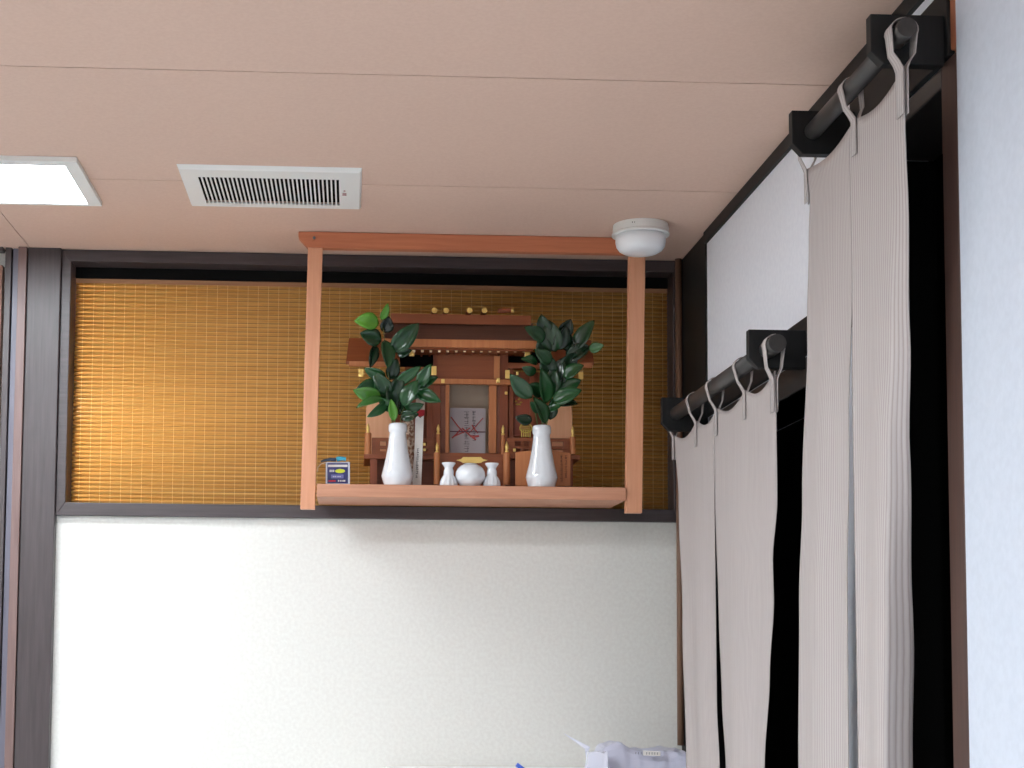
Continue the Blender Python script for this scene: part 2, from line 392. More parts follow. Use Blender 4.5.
# ---------------------------------------------------------------- shrine
sh = thing('household_shrine', (.27, 3.45, SZ), 'reddish cypress household shrine with an open sanctum and gold fittings on the hanging shelf', 'shrine')
def rx(x0, x1, Y, py=420): return at(x0, py, Y).x, at(x1, py, Y).x
def rz(y0, y1, Y, px=470): a, b = at(px, y0, Y).z, at(px, y1, Y).z; return min(a, b), max(a, b)
def pb(bm, x0, x1, y0, y1, Ya, Yb_):
    "box whose front face at depth Ya fills that rectangle of the photograph"
    a, b = rx(x0, x1, Ya, (y0+y1)/2); c, d = rz(y0, y1, Ya, (x0+x1)/2)
    box(bm, a, b, Ya, Yb_, c, d)
def part(nm, m, *rects, bev=.0006, parent=None):
    bm = bmesh.new()
    for r in rects: pb(bm, *r)
    return link(nm, bm, m, parent or sh, False, bev)
# base and floor of the shrine
bm = bmesh.new()
a, b = rx(362, 580, 3.385, 480)
box(bm, a, b, 3.375, 3.53, SZ+.0003, SZ+.010)
link('base_board', bm, cypA, sh, False, .001)
part('floor_ledge', cypA, (364, 437, 454.5, 459, 3.385, 3.53)); part('floor_ledge', cypA, (503, 580, 454.5, 459, 3.385, 3.53))
bpl = wood('deep_cypress', srgb(104, 56, 38), srgb(118, 66, 44), X_, .6)
part('base_panel', bpl, (377, 436, 459, 486, 3.41, 3.42))
part('base_panel', bpl, (506, 566, 459, 486, 3.41, 3.42))
for x0, x1 in ((370, 377), (566, 573)): part('base_leg', cypZ, (x0, x1, 459, 486, 3.388, 3.40))
# step box with drawer front and gilt plate
part('step_front', cypA, (439, 504, 454, 487, 3.392, 3.52))
bm = bmesh.new()
Yp = 3.389
pt = [(456, 460), (461, 459), (463, 457), (481, 457), (483, 459), (488, 460), (483, 461.5), (481, 463), (463, 463), (461, 461.5)]
prism(bm, [(at(x, y, Yp).x, at(x, y, Yp).z) for x, y in pt], 1, Yp, Yp+.004)
link('gilt_plate', bm, gold, sh, False, .0004)
# newel posts and rails with gilt finials
def finial(px, py0, py1, Y, parent):
    p0 = at(px, py1, Y); h = at(px, py0, Y).z - p0.z
    bm = bmesh.new(); lathe(bm, [(.0044, 0), (.0044, h*.18), (.0026, h*.26), (.0040, h*.40), (.0044, h*.55), (.0036, h*.72), (.0022, h*.82), (.0018, h*.92), (.0006, h)], (p0.x, Y, p0.z), 16)
    link('finial', bm, gold, parent, True)
def newel(px, w_, py0, py1, Y, fy, m=cypL):
    p = at(px, py0, Y); q = at(px, py1, Y)
    bm = bmesh.new(); lathe(bm, [(w_/2/445, 0), (w_/2/445, p.z-q.z-.001), (w_/2/445-.001, p.z-q.z)], (p.x, Y, max(q.z, SZ+.0105) if py1 > 480 else q.z), 20)
    o = link('railing_post', bm, m, sh, False); finial(px, fy, py0+.6, Y, o)
newel(437, 6.4, 453, 485, 3.372, 442.5); newel(506.7, 7, 452.5, 485, 3.372, 441.5)
newel(438.3, 4, 434, 454.5, 3.40, 424.5); newel(503, 4, 435, 454.5, 3.40, 425)
newel(368, 7, 433, 454.5, 3.388, 423.5); newel(572.8, 6, 437, 454.5, 3.388, 426)
for xa_, xb2 in ((372, 434), (507, 570)):
    part('railing', cypA, (xa_, xb2, 438, 441.5, 3.392, 3.398), (xa_, xb2, 446, 449, 3.392, 3.398), (xa_, xb2, 451.5, 454.5, 3.392, 3.398),
         (xa_, xa_+8, 441, 452, 3.393, 3.397), (xa_+14, xa_+17, 441, 452, 3.393, 3.397), (xa_+22, xa_+34, 441, 452, 3.393, 3.397), (xa_+42, xa_+45, 441, 452, 3.393, 3.397), (xb2-7, xb2, 441, 452, 3.393, 3.397))
# sanctum: posts, sill, lintel, open door leaves, lining
part('sanctum_post', cypZ, (433, 440.5, 354, 454.5, 3.425, 3.435)); part('sanctum_post', cypZ, (499.5, 508, 354, 454.5, 3.425, 3.435))
part('sanctum_post', cypL, (494, 500, 356, 379, 3.418, 3.424))
part('lintel', cypL, (429, 511, 379, 384, 3.412, 3.425))
part('sill', cypA, (437, 503, 453, 458, 3.40, 3.43))
part('upper_panel', cypA, (437, 497, 350, 379, 3.422, 3.43))
part('door_leaf', wood('dark_cypress', srgb(120, 68, 48), srgb(136, 80, 58), Z_, .5), (440.5, 446.5, 384, 453, 3.428, 3.434))
part('door_leaf', wood('dark_cypress_b', srgb(120, 68, 48), srgb(136, 80, 58), Z_, .5), (497, 499.5, 384, 453, 3.428, 3.434))
part('door_jamb', cypL, (445.5, 449.3, 384, 453, 3.424, 3.44)); part('door_jamb', cypL, (489, 496.5, 384, 453, 3.424, 3.44))
part('sanctum_lining', paperI, (447, 497, 380, 456, 3.50, 3.505))
part('sanctum_side', cypZ, (440, 445, 380, 456, 3.441, 3.50)); part('sanctum_side', cypZ, (497, 501, 380, 456, 3.441, 3.50))
# side walls of the wings with framed gilt crest panels
part('wing_wall', cypZ, (392, 433, 372, 456, 3.452, 3.458)); part('wing_wall', cypZ, (508, 548, 372, 456, 3.452, 3.458))
for x in (409, 427): part('wing_post', cypZ, (x, x+6, 368, 454.5, 3.43, 3.44))
for x in (509, 530): part('wing_post', cypZ, (x, x+4.5, 368, 454.5, 3.43, 3.44))
part('wing_beam', cypA, (405, 433, 367, 372, 3.424, 3.45)); part('wing_beam', cypA, (508, 545, 363, 368.5, 3.424, 3.45))
part('wing_recess_shade', blackM, (398, 436, 353, 367, 3.446, 3.45)); part('wing_recess_shade', blackM, (503, 545, 352, 363, 3.446, 3.45))  # black slabs stand in for the shade in the wing recesses
part('crest_panel', wood('red_lacquer_wood', srgb(150, 74, 54), srgb(164, 84, 62), Z_, .45), (514, 530, 397, 436, 3.442, 3.446))
bm = bmesh.new()
for (x, y) in ((516, 402), (519, 400), (521, 403), (517, 405), (519.5, 405)):
    p = at(x, y, 3.440); lathe(bm, [(.0032, 0), (.0026, .003)], (p.x, 3.440, p.z), 8)
link('gilt_crest', bm, goldp, sh)
def cres(px, py, r, Y):
    bm = bmesh.new(); p = at(px, py, Y)
    pts = [Vector((p.x + r*math.cos(a), Y, p.z + .75*r*math.sin(a))) for a in [2*math.pi*k/20 for k in range(21)]]
    tube(bm, pts, .0016, 6)
    for k in range(5): tube(bm, [(p.x-r*.7+k*r*.35, Y, p.z-.3*r), (p.x-r*.7+k*r*.35, Y, p.z-r*1.5)], .0013, 6)
    for k in range(3): tube(bm, [(p.x-r*.8, Y, p.z+(k-1)*r*.3), (p.x+r*.8, Y, p.z+(k-1)*r*.3)], .0011, 6)
    link('gilt_tassel', bm, goldp, sh)
cres(526, 428, .014, 3.405)
# rounded pale screens at both sides
scrM = wood('pale_screen_wood', srgb(228, 166, 124), srgb(238, 180, 140), Z_, .5, .05)
for x0, x1 in ((366, 391), (547, 572)):
    Y = 3.44; a, b = rx(x0, x1, Y, 420); z0 = at(x0, 456, Y).z; z1 = at(x0, 402, Y).z; m_ = (b-a)
    pts = [(a, z0), (b, z0), (b, z1-m_*.25)] + [((a+b)/2 + m_/2*math.cos(t), z1-m_*.25+m_*.25*math.sin(t)) for t in [math.pi*k/10 for k in range(1, 10)]] + [(a, z1-m_*.25)]
    bm = bmesh.new(); prism(bm, pts, 1, Y, Y+.006); link('side_screen', bm, scrM, sh, False, .0006)
# roofs: thick bark slopes, fascia, ridge, rafter ends
def slope(x0, x1, y0, y1, Yf, Yk, th, m, nm):
    "roof slab: front lower edge at depth Yf on row y1, upper edge at Yk on row y0"
    a, b = at(x0, y1, Yf), at(x1, y1, Yf); c, d = at(x0+3, y0, Yk), at(x1-3, y0, Yk)
    bm = bmesh.new(); vv = []
    for q in (a, b, Vector((d.x, Yk, d.z)), Vector((c.x, Yk, c.z))): vv.append(bm.verts.new(q))
    ww = [bm.verts.new(q.co + Vector((0, .002, -th))) for q in vv]
    bm.faces.new(vv); bm.faces.new(ww[::-1])
    for i in range(4): bm.faces.new((vv[i], ww[i], ww[(i+1) % 4], vv[(i+1) % 4]))
    link(nm, bm, m, sh, False, .0008)
slope(383, 536, 323, 339, 3.375, 3.44, .016, bark, 'roof')
slope(383, 536, 325, 340, 3.530, 3.445, .016, bark, 'roof')
part('eave_fascia', cypL, (382, 537, 339.5, 347.5, 3.371, 3.377))
part('eave_soffit', cypA, (386, 533, 343, 350, 3.379, 3.45))
part('ridge_beam', cypA, (391, 531, 314.5, 324, 3.425, 3.455))
slope(346, 400, 338, 361, 3.382, 3.44, .008, cypA, 'wing_roof'); slope(540, 594, 340, 362, 3.382, 3.44, .008, cypA, 'wing_roof')
part('wing_fascia', cypL, (349, 400, 361.5, 366.5, 3.380, 3.386)); part('wing_fascia', cypL, (540, 592, 362.5, 367.5, 3.380, 3.386))
for x in [414+8.45*i for i in range(14)]:
    p = at(x, 350.5, 3.385); bm = bmesh.new()
    a, b, c_, d_ = p.x-.0022, p.x+.0022, p.z-.0028, p.z+.0028
    box(bm, a, b, 3.390, 3.45, c_, d_); o = link('rafter', bm, cypZ, sh)
    bm = bmesh.new(); box(bm, a-.0006, b+.0006, 3.387, 3.3899, c_-.0006, d_+.0006); link('rafter_cap', bm, mat('pale_gilt', srgb(246, 228, 190), .35) if 'pale_gilt' not in MATS else MATS['pale_gilt'], o)
for x in (434.5, 446, 469.5, 484.5):
    p = at(x, 310.5, 3.42); bm = bmesh.new()
    tube(bm, [(p.x, 3.422, p.z), (p.x, 3.465, p.z)], .0062, 16); o = link('ridge_log', bm, cypZ, sh)
    bm = bmesh.new(); tube(bm, [(p.x, 3.418, p.z), (p.x, 3.4219, p.z)], .0066, 16); link('log_cap', bm, gold, o)
p, q = at(498, 311, 3.42), at(511, 310.5, 3.42); bm = bmesh.new(); tube(bm, [p, q], .0055, 12); o = link('ridge_log', bm, cypZ, sh)
p = at(513.5, 310.5, 3.42); bm = bmesh.new(); tube(bm, [q + Vector((.0001,0,0)), p], .0058, 12); link('log_cap', bm, gold, o)
# small gilt fittings on beam ends
for x, y0, y1, Y, ww_ in ((361, 369, 377, 3.376, 5), (434, 366, 375, 3.408, 5), (443, 379, 383, 3.408, 3.4), (498.3, 378, 382.5, 3.408, 3.4), (507.5, 370, 378.5, 3.408, 4.4), (517.5, 371.5, 375, 3.408, 2.4),
                     (527.5, 350, 359, 3.39, 5), (506.3, 391.5, 394.5, 3.42, 2.8), (581, 372, 379, 3.376, 5), (412, 349, 356, 3.39, 5), (514.5, 448.5, 451.5, 3.388, 2.6), (424.5, 443, 445.5, 3.388, 2.6), (424.5, 448.5, 451, 3.388, 2.6)):
    bm = bmesh.new(); pb(bm, x-ww_/2, x+ww_/2, y0, y1, Y, Y+.004); link('gilt_fitting', bm, gold, sh, False, .0005)
# paper charm standing inside the sanctum
def glyphs(bm, px, py0, py1, Y, w_, n, lean=0, th=.0006, sw=.00075):
    for i in range(n):
        hh = (py1-py0)/n; cy_ = py0 + hh*(i+.5); cx_ = px + lean*(cy_-py0)
        p = at(cx_, cy_, Y); W = w_/445/2; Hh = hh*.4/445
        for k in range(3):
            z = p.z + Hh*(1-k) + random.uniform(-.2, .2)*Hh; s = random.uniform(.6, 1)*W
            box(bm, p.x-s, p.x+s, Y-th, Y, z-sw/2, z+sw/2)
        for k in range(random.choice((1, 2))):
            x = p.x + random.choice((-.45, 0, .45))*W
            box(bm, x-sw/2, x+sw/2, Y-th, Y, p.z-Hh, p.z+Hh*random.uniform(.3, 1))
ch = thing('paper_charm', (at(468, 452, 3.47).x, 3.47, at(468, 453, 3.43).z), 'white paper charm with black brush writing and red knot print inside the open shrine sanctum', 'charm')
bm = bmesh.new(); pb(bm, 450, 485.5, 408, 457, 3.47, 3.474); link('sheet', bm, mat('shaded_paper', srgb(196, 188, 192), .7), ch)  # white sheet greyed in its colour for the shade of the sanctum
bm = bmesh.new(); glyphs(bm, 466.5, 411, 452, 3.4698, 6, 6); glyphs(bm, 474, 410.5, 441, 3.4698, 4, 6); link('brush_writing', bm, ink, ch)
bm = bmesh.new()
for a, b, r in (((451, 417), (464, 433), .0014), ((455, 436), (470, 428), .0012), ((468, 434), (483, 418), .001), ((470, 436), (479, 436), .0022), ((452, 438), (460, 430), .0016), ((462, 428), (476, 440), .0016), ((472, 425), (478, 433), .0014)):
    p, q = at(*a, 3.4690), at(*b, 3.4690); tube(bm, [p, (p+q)/2 + Vector((0, 0, -.0015)), q], r*1.1, 6)
link('red_knot', bm, mat('washed_red', srgb(206, 96, 92), .7), ch)
bm = bmesh.new(); pb(bm, 450, 485.5, 431.2, 432.2, 3.4675, 3.4685); link('cord', bm, mat('dull_mauve', srgb(110, 70, 86), .7), ch)

# ---------------------------------------------------------------- things on the shelf
# inscribed wooden tablet
tb = thing('wooden_tablet', (at(542, 485, 3.362).x, 3.362, SZ), 'pale wooden tablet with pointed top and a column of writing behind the right vase', 'tablet')
Y = 3.360
pts = [(515.5, 486), (515.5, 452.5), (530, 450.5), (547, 449.5), (560, 451.5), (570.5, 453), (570.5, 486)]
bm = bmesh.new(); prism(bm, [(at(x, y, Y).x, max(at(x, y, Y).z, SZ+.0003)) for x, y in pts], 1, Y, Y+.006); link('board', bm, cypL, tb, False, .0008)
bm = bmesh.new(); glyphs(bm, 561.5, 455, 482, Y-.0002, 2.6, 7); glyphs(bm, 566, 455, 478, Y-.0002, 2.4, 5); link('writing', bm, mat('faded_ink', srgb(90, 54, 44), .8), tb)
# tall paper slip
Y = 3.352
sl = thing('paper_slip_charm', (at(417, 485, Y).x, Y, SZ), 'tall white paper slip charm with black writing and a red band beside the left vase', 'charm')
def quad(bm, pts, Y, th):
    prism(bm, [(at(x, y, Y).x, max(at(x, y, Y).z, SZ+.0003)) for x, y in pts], 1, Y, Y+th)
bm = bmesh.new(); quad(bm, [(412.8, 487), (412.2, 478), (414.5, 450), (415.3, 419), (417, 415), (420, 418), (423.8, 415.5), (423, 440), (421.2, 487)], Y, .004); link('slip', bm, paper, sl)
bm = bmesh.new(); quad(bm, [(415.5, 416), (416, 409.5), (424.6, 410), (424.4, 416)], Y+.0042, .004); link('red_band', bm, red, sl)
bm = bmesh.new(); quad(bm, [(415.8, 409.4), (416, 398), (425, 398), (424.8, 409.8)], Y+.0042, .004); link('slip_head', bm, wood('pale_wood_slip', srgb(204, 190, 172), srgb(214, 202, 186), Z_, .6), sl)
bm = bmesh.new(); glyphs(bm, 418.2, 448, 478, Y-.0002, 2.8, 7, -.05); link('writing', bm, ink, sl)
# mottled packet behind the vase
Y = 3.366
bm = bmesh.new()
outl = [(404, 487), (403, 450), (405, 420), (409, 413), (413, 416), (414, 450), (413.5, 487)]
N = 14; rows = []
for i in range(N+1):
    py = 414 + (487-414)*i/N; row = []
    for j in range(6):
        px = 402.5 + 11.5*j/5; p = at(px, py, Y)
        row.append(bm.verts.new((p.x+random.uniform(-.0008, .0008), Y-.006*math.sin(math.pi*j/5)+random.uniform(-.002, .002), max(p.z, SZ+.0004))))
    rows.append(row)
back = [[bm.verts.new((v_.co.x, Y+.005, v_.co.z)) for v_ in r] for r in rows]
for G in (rows, back):
    for i in range(N):
        for j in range(5): bm.faces.new((G[i][j], G[i][j+1], G[i+1][j+1], G[i+1][j]))
for i in range(N):
    bm.faces.new((rows[i][0], back[i][0], back[i+1][0], rows[i+1][0])); bm.faces.new((rows[i][5], rows[i+1][5], back[i+1][5], back[i][5]))
for j in range(5):
    bm.faces.new((rows[0][j], rows[0][j+1], back[0][j+1], back[0][j])); bm.faces.new((rows[N][j], back[N][j], back[N][j+1], rows[N][j+1]))
tag(link('paper_packet', bm, mott), 'crumpled cream and brown mottled packet standing behind the left vase', 'packet')
# vases
S = 1/454
def vase(px, label):
    c = at(px, 486, 3.326); c = Vector((c.x, 3.326, SZ+.0003))
    t = tag(None, None, None) if False else None
    prof = [(13.2, -1.5), (13.6, 0), (15.4, 5.5), (16.3, 9), (15.2, 14), (12.6, 25), (10.2, 38), (8.8, 49), (8.3, 53), (9.4, 54.6), (9.6, 56), (9.5, 60.5), (8.8, 62.2), (8.0, 62.6), (7.4, 62.0), (7.1, 58), (7.0, 45), (8, 30), (9, 12), (6, 4)]
    bm = bmesh.new(); lathe(bm, [(r*S, (z+1.5)*S) for r, z in prof], c, 56)
    o = link('flower_vase', bm, porcelain, None, True); tag(o, label, 'vase', 'white vases on the hanging shelf'); return c
cL = vase(397.3, 'tall white porcelain vase holding leafy branches left of the shrine front')
cR = vase(541.6, 'tall white porcelain vase holding leafy branches right of the shrine front')
def jar(px, label):
    c = at(px, 486, 3.315); c = Vector((c.x, 3.315, SZ+.0003))
    prof = [(7.6, -1), (8.7, 0), (8.8, 2), (8.2, 5), (6.6, 8.4), (5.1, 10.6), (5.2, 12.5), (5.0, 15), (4.3, 17), (4.3, 18.2), (5.6, 20.3), (7.0, 22.2), (7.0, 23.2), (6.2, 23.4), (4.0, 19.5)]
    bm = bmesh.new(); lathe(bm, [(r*S, (z+1)*S) for r, z in prof], c, 96, .035, (0.001, 10*S))
    tag(link('sake_jar', bm, porcelain, None, True), label, 'jar', 'small white sake jars')
jar(448.6, 'small white fluted sake jar with flared rim left of the round pot')
jar(491.8, 'small white fluted sake jar with flared rim right of the round pot')
c = at(470.2, 486, 3.318); c = Vector((c.x, 3.318, SZ+.0003))
prof = [(7.5, -1), (9.5, 0), (12.5, 3), (14.8, 7), (15.3, 10.5), (14.9, 14), (13.2, 17.6), (10.5, 20.3), (7.6, 21.6), (7.2, 22), (5.4, 22.8), (2.6, 23.3), (.4, 23.4)]
t = thing('round_pot', c, 'round white porcelain water pot between the two small sake jars', 'pot')
bm = bmesh.new(); lathe(bm, [(r*S, (z+1)*S) for r, z in prof[:9]], c, 56); link('bowl', bm, porcelain, t, True)
bm = bmesh.new(); lathe(bm, [(r*S, (z+1.1)*S) for r, z in prof[8:]], c, 40); link('lid', bm, porcelain, t, True)
# small blue packet at the left end
Y = 3.322
bx = thing('blue_packet', (at(338, 485, Y).x, Y, SZ), 'small navy packet with yellow oval and cyan top at the left end of the shelf', 'packet')
bm = bmesh.new(); quad(bm, [(325.5, 487), (325.5, 462), (350, 462), (350, 487)], Y, .012); link('case', bm, mat('clear_white_case', srgb(206, 210, 224), .25), bx, False, .0012)
F = Y-.0006
bm = bmesh.new(); quad(bm, [(327.3, 483.4), (327.3, 463), (348, 463), (348, 483.4)], F, .0005); o = link('label_card', bm, navy, bx)
def mark(nm, m, pts, d=.0010): 
    bm = bmesh.new(); quad(bm, pts, Y-d, .0004); return link(nm, bm, m, o)
mark('white_strip', paper, [(328, 467), (328, 464.7), (347.5, 464.7), (347.5, 467)])
mark('yellow_oval', lime, [(340 + 5*math.cos(a), 471+2.1*math.sin(a)) for a in [2*math.pi*k/16 for k in range(16)]])
bm = bmesh.new()
for x in (329.6, 331.3, 333): quad(bm, [(x, 472), (x, 469.7), (x+1.2, 469.7), (x+1.2, 472)], Y-.001, .0004)
for x in (338, 340.2, 342.4, 344): quad(bm, [(x, 481.6), (x, 480), (x+1.3, 480), (x+1.3, 481.6)], Y-.001, .0004)
for x in (333, 335, 337.5, 339.5): quad(bm, [(x, 477), (x, 476.2), (x+1.2, 476.2), (x+1.2, 477)], Y-.0015, .0004)
link('print', bm, paper, o)
mark('lavender_strip', lav, [(331, 478.3), (331, 474.5), (343.5, 474.5), (343.5, 478.3)])
mark('red_print', red, [(328.5, 481.6), (328.5, 480.2), (335.5, 480.2), (335.5, 481.6)])
bm = bmesh.new(); p = at(341.5, 459, Y+.006); q = at(346, 459.2, Y+.006); r_ = at(336.5, 459.4, Y+.006)
tube(bm, [r_, (r_+p)/2+Vector((0,0,.0012)), p+Vector((0,0,.001)), q], .0058, 12, .0045); link('cyan_top', bm, cyan, bx, True)
bm = bmesh.new(); tube(bm, [at(336.2, 459.8, Y+.006), at(330, 459.4, Y+.006), at(324, 460.5, Y+.006), at(320.8, 461.6, Y+.006)], .0046, 10, .0020); link('dark_top', bm, mat('slate_plastic', srgb(70, 92, 120), .4), bx, True)
bm = bmesh.new(); tube(bm, [at(326, 462.5, Y+.004), at(321, 464, Y+.004), at(317.8, 467.5, Y+.004), at(317.6, 471.5, Y+.004)], .0010, 8); link('cord', bm, paper, bx, True)

# leafy branches: leaf = base pixel, tip pixel, width, tone, depth step
def foliage(c, stems, leaves, label):
    t = thing('leafy_branch', c, label, 'branch', 'evergreen branches in the white vases')
    bm = bmesh.new(); lay = bm.verts.layers.float.new('tone')
    for (b, tp, w_, tone, dy) in leaves:
        Yl = c[1] + dy; B = at(*b, Yl+.004); T = at(*tp, Yl-.006-random.random()*.008)
        ax = (T-B); L = ax.length; ax.normalize()
        side = ax.cross(Vector((0, -1, 0))).normalized(); nrm = side.cross(ax).normalized()
        # turn the blade a little around its own axis
        ang = random.uniform(-.55, .55); side, nrm = side*math.cos(ang)+nrm*math.sin(ang), nrm*math.cos(ang)-side*math.sin(ang)
        if nrm.y > 0: nrm = -nrm
        W = w_/448/2*1.22; NS = 9; rows = []
        bend = random.uniform(.02, .14)*L
        for i in range(NS+1):
            s = i/NS; wd = W*(math.sin(math.pi*min(1, s**.85))**.75)*(1-.15*s) + .0003
            cc = B + ax*L*s + nrm*(bend*4*s*(1-s)) 
            row = []
            for j in range(-2, 3):
                q = cc + side*wd*j/2 + nrm*.20*wd*abs(j)
                v_ = bm.verts.new(q); v_[lay] = tone; row.append(v_)
            rows.append(row)
        for i in range(NS):
            for j in range(4): bm.faces.new((rows[i][j], rows[i][j+1], rows[i+1][j+1], rows[i+1][j]))
    me = bpy.data.meshes.new('foliage'); bm.to_mesh(me); bm.free(); me.materials.append(leafM)
    for p_ in me.polygons: p_.use_smooth = True
    o = bpy.data.objects.new('foliage', me); C.objects.link(o); o.parent = t; o.matrix_parent_inverse = Matrix.Translation(-Vector(c))
    s_ = o.modifiers.new('thickness', 'SOLIDIFY'); s_.thickness = .0005
    for st in stems:
        bm = bmesh.new(); tube(bm, [at(x, y, c[1]+d) for x, y, d in st], .0016, 8, .0007)
        link('stem', bm, stemM, t, True)
Lv = [((379,323),(354,321),15,1,-.01), ((381,320),(388,303),7,.9,-.012), ((385,333),(389,316),12,0,.004), ((381,342),(360,333),16,.25,-.006),
 ((391,352),(419,323),17,.3,-.012), ((385,340),(388,369),14,.35,-.018), ((376,345),(370,368),9,.1,.006), ((397,355),(412,350),8,.15,.008),
 ((386,377),(364,368),11,.45,-.004), ((396,384),(421,366),10,.5,-.008), ((418,388),(431,364),11,.45,-.016), ((416,391),(441,402),12,.45,-.014),
 ((419,388),(438,377),10,.4,-.006), ((403,406),(418,380),14,.4,-.022), ((378,382),(355,391),11,.5,-.002), ((381,396),(353,390),14,.75,-.014),
 ((384,399),(356,408),8,.6,-.018), ((388,402),(367,417),9,.5,-.010), ((394,421),(391,399),8,.9,-.022), ((391,396),(374,371),14,.3,.000),
 ((396,412),(388,380),15,.15,.006), ((399,415),(404,388),14,.1,.006), ((400,418),(419,414),10,.2,-.004), ((390,380),(397,358),12,.1,.008),
 ((404,398),(428,385),12,.35,-.002), ((385,400),(380,382),12,.4,.004), ((392,398),(402,374),13,.15,.002), ((404,408),(424,404),10,.3,-.010),
 ((394,410),(378,398),10,.5,-.006), ((398,402),(412,392),11,.2,.004)]
foliage(cL, [[(397,440,0),(394,415,0),(389,380,.002),(385,345,0),(382,318,-.004)], [(398,440,0),(402,412,-.002),(412,394,-.006),(420,380,-.006)], [(396,440,0),(390,410,-.004),(380,396,-.006)]], Lv,
        'leafy evergreen branch with lighter green tip leaves standing in the left vase')
Rv = [((545,341),(524,327),13,.3,-.010), ((547,336),(541,314),13,.15,.000), ((556,352),(549,320),20,.2,-.004), ((562,337),(571,319),13,.05,.006),
 ((575,350),(594.5,320),15,.2,-.004), ((566,360),(591,346),16,.1,.004), ((589,350),(604,345),9,.55,-.012), ((564,378),(584,365),13,.4,-.014),
 ((551,364),(534,349),12,.3,-.008), ((538,364),(521,359),9,.35,-.010), ((536,373),(522,367),9,.35,-.006), ((532,398),(510,374),15,.35,-.018),
 ((546,404),(541,368),17,.5,-.014), ((545,424),(533,397),14,.35,-.022), ((552,402),(582,390),14,.5,-.012), ((560,392),(581,380),14,.4,-.004),
 ((548,410),(561,406),9,.5,-.012), ((532,421),(515,417),10,.1,.000), ((556,404),(578,404),11,.15,.004), ((556,388),(562,358),18,.1,.006),
 ((548,397),(556,370),16,.25,-.002), ((546,356),(541,335),14,.15,.004), ((568,352),(570,333),14,.05,.008), ((542,396),(528,384),14,.3,.002),
 ((550,378),(544,352),16,.15,.006), ((562,372),(576,352),15,.12,.006), ((550,420),(552,398),10,.2,.004), ((540,412),(530,402),9,.4,-.004), ((556,350),(566,326),16,.1,.004)]
foliage(cR, [[(541,440,0),(543,410,0),(548,375,.002),(552,345,0),(549,322,0)], [(542,440,0),(552,405,0),(566,378,-.002),(580,362,-.006),(590,350,-.010)], [(540,440,0),(535,410,-.006),(530,396,-.01)]], Rv,
        'dark leafy evergreen branch standing in the right vase')

# ---------------------------------------------------------------- curtains on the right wall
XC = .700
def bracket(Y, zt, zb_, label, xe=.668):
    bm = bmesh.new(); c_ = .016
    prism(bm, [(xe, zt), (.7655, zt), (.7655, zb_), (xe+c_, zb_), (xe, zb_+c_*1.05)], 1, Y-.009, Y+.009)
    tag(link('rod_bracket', bm, darkC, None, False, .0012), label, 'bracket', 'curtain rod brackets')
bracket(3.215, 2.083, 2.010, 'dark wooden bracket with clipped corner at the far end of the lower rod')
bracket(2.500, 2.083, 2.017, 'dark wooden bracket with clipped corner at the near end of the lower rod')
bracket(2.239, 2.370, 2.302, 'dark wooden bracket with clipped corner at the far end of the upper rod')
bracket(1.888, 2.3725, 2.306, 'dark wooden bracket with clipped corner at the near end of the upper rod')
bm = bmesh.new(); tube(bm, [(XC, 3.2055, 2.048), (XC, 2.5095, 2.048)], .0150, 24); tube(bm, [(XC, 3.2245, 2.048), (XC, 3.245, 2.048)], .0150, 24); tube(bm, [(XC, 2.4905, 2.048), (XC, 2.43, 2.048)], .0150, 24)
tag(link('curtain_rod', bm, darkY, None, True), 'round dark wooden rod carrying the far lower curtain', 'rod')
bm = bmesh.new(); tube(bm, [(XC, 2.2295, 2.337), (XC, 1.8975, 2.337)], .0130, 24); tube(bm, [(XC, 2.2485, 2.337), (XC, 2.272, 2.337)], .0130, 24); tube(bm, [(XC, 1.8785, 2.337), (XC, 1.835, 2.337)], .0130, 24)
tag(link('curtain_rod', bm, darkY, None, True), 'round dark wooden rod carrying the near upper curtain', 'rod')
def cloth(name, edges, ztop, zbot, parent, fold, nz=60, nu=36, uo=0):
    """edges(z) -> far Y, near Y ; ztop(u) ; fold(u, z) -> dx, dy"""
    bm = bmesh.new(); uvl = bm.loops.layers.uv.new('UVMap'); G = []; UVd = {}; wid = abs(edges(1.9)[0]-edges(1.9)[1])
    for i in range(nz+1):
        row = []
        for j in range(nu+1):
            u = j/nu; z1 = ztop(u); z = z1 + (zbot-z1)*(i/nz)**1.15
            a, b = edges(z); y = a + (b-a)*u; dx, dy = fold(u, z)
            v_ = bm.verts.new((XC+dx, y+dy, z)); UVd[v_] = (uo + u*wid, z); row.append(v_)
        G.append(row)
    for i in range(nz):
        for j in range(nu):
            f = bm.faces.new((G[i][j], G[i][j+1], G[i+1][j+1], G[i+1][j]))
            for l in f.loops: l[uvl].uv = UVd[l.vert]
    o = link(name, bm, linen, parent, True)
    s_ = o.modifiers.new('thickness', 'SOLIDIFY'); s_.thickness = .0016; s_.offset = 0
    return o
def lerp(z, pts):
    pts = sorted(pts)
    if z <= pts[0][0]: return pts[0][1]
    for (a, b), (c_, d_) in zip(pts, pts[1:]):
        if z <= c_:
            t_ = (z-a)/(c_-a); t_ = t_*t_*(3-2*t_); return b + (d_-b)*t_
    return pts[-1][1]
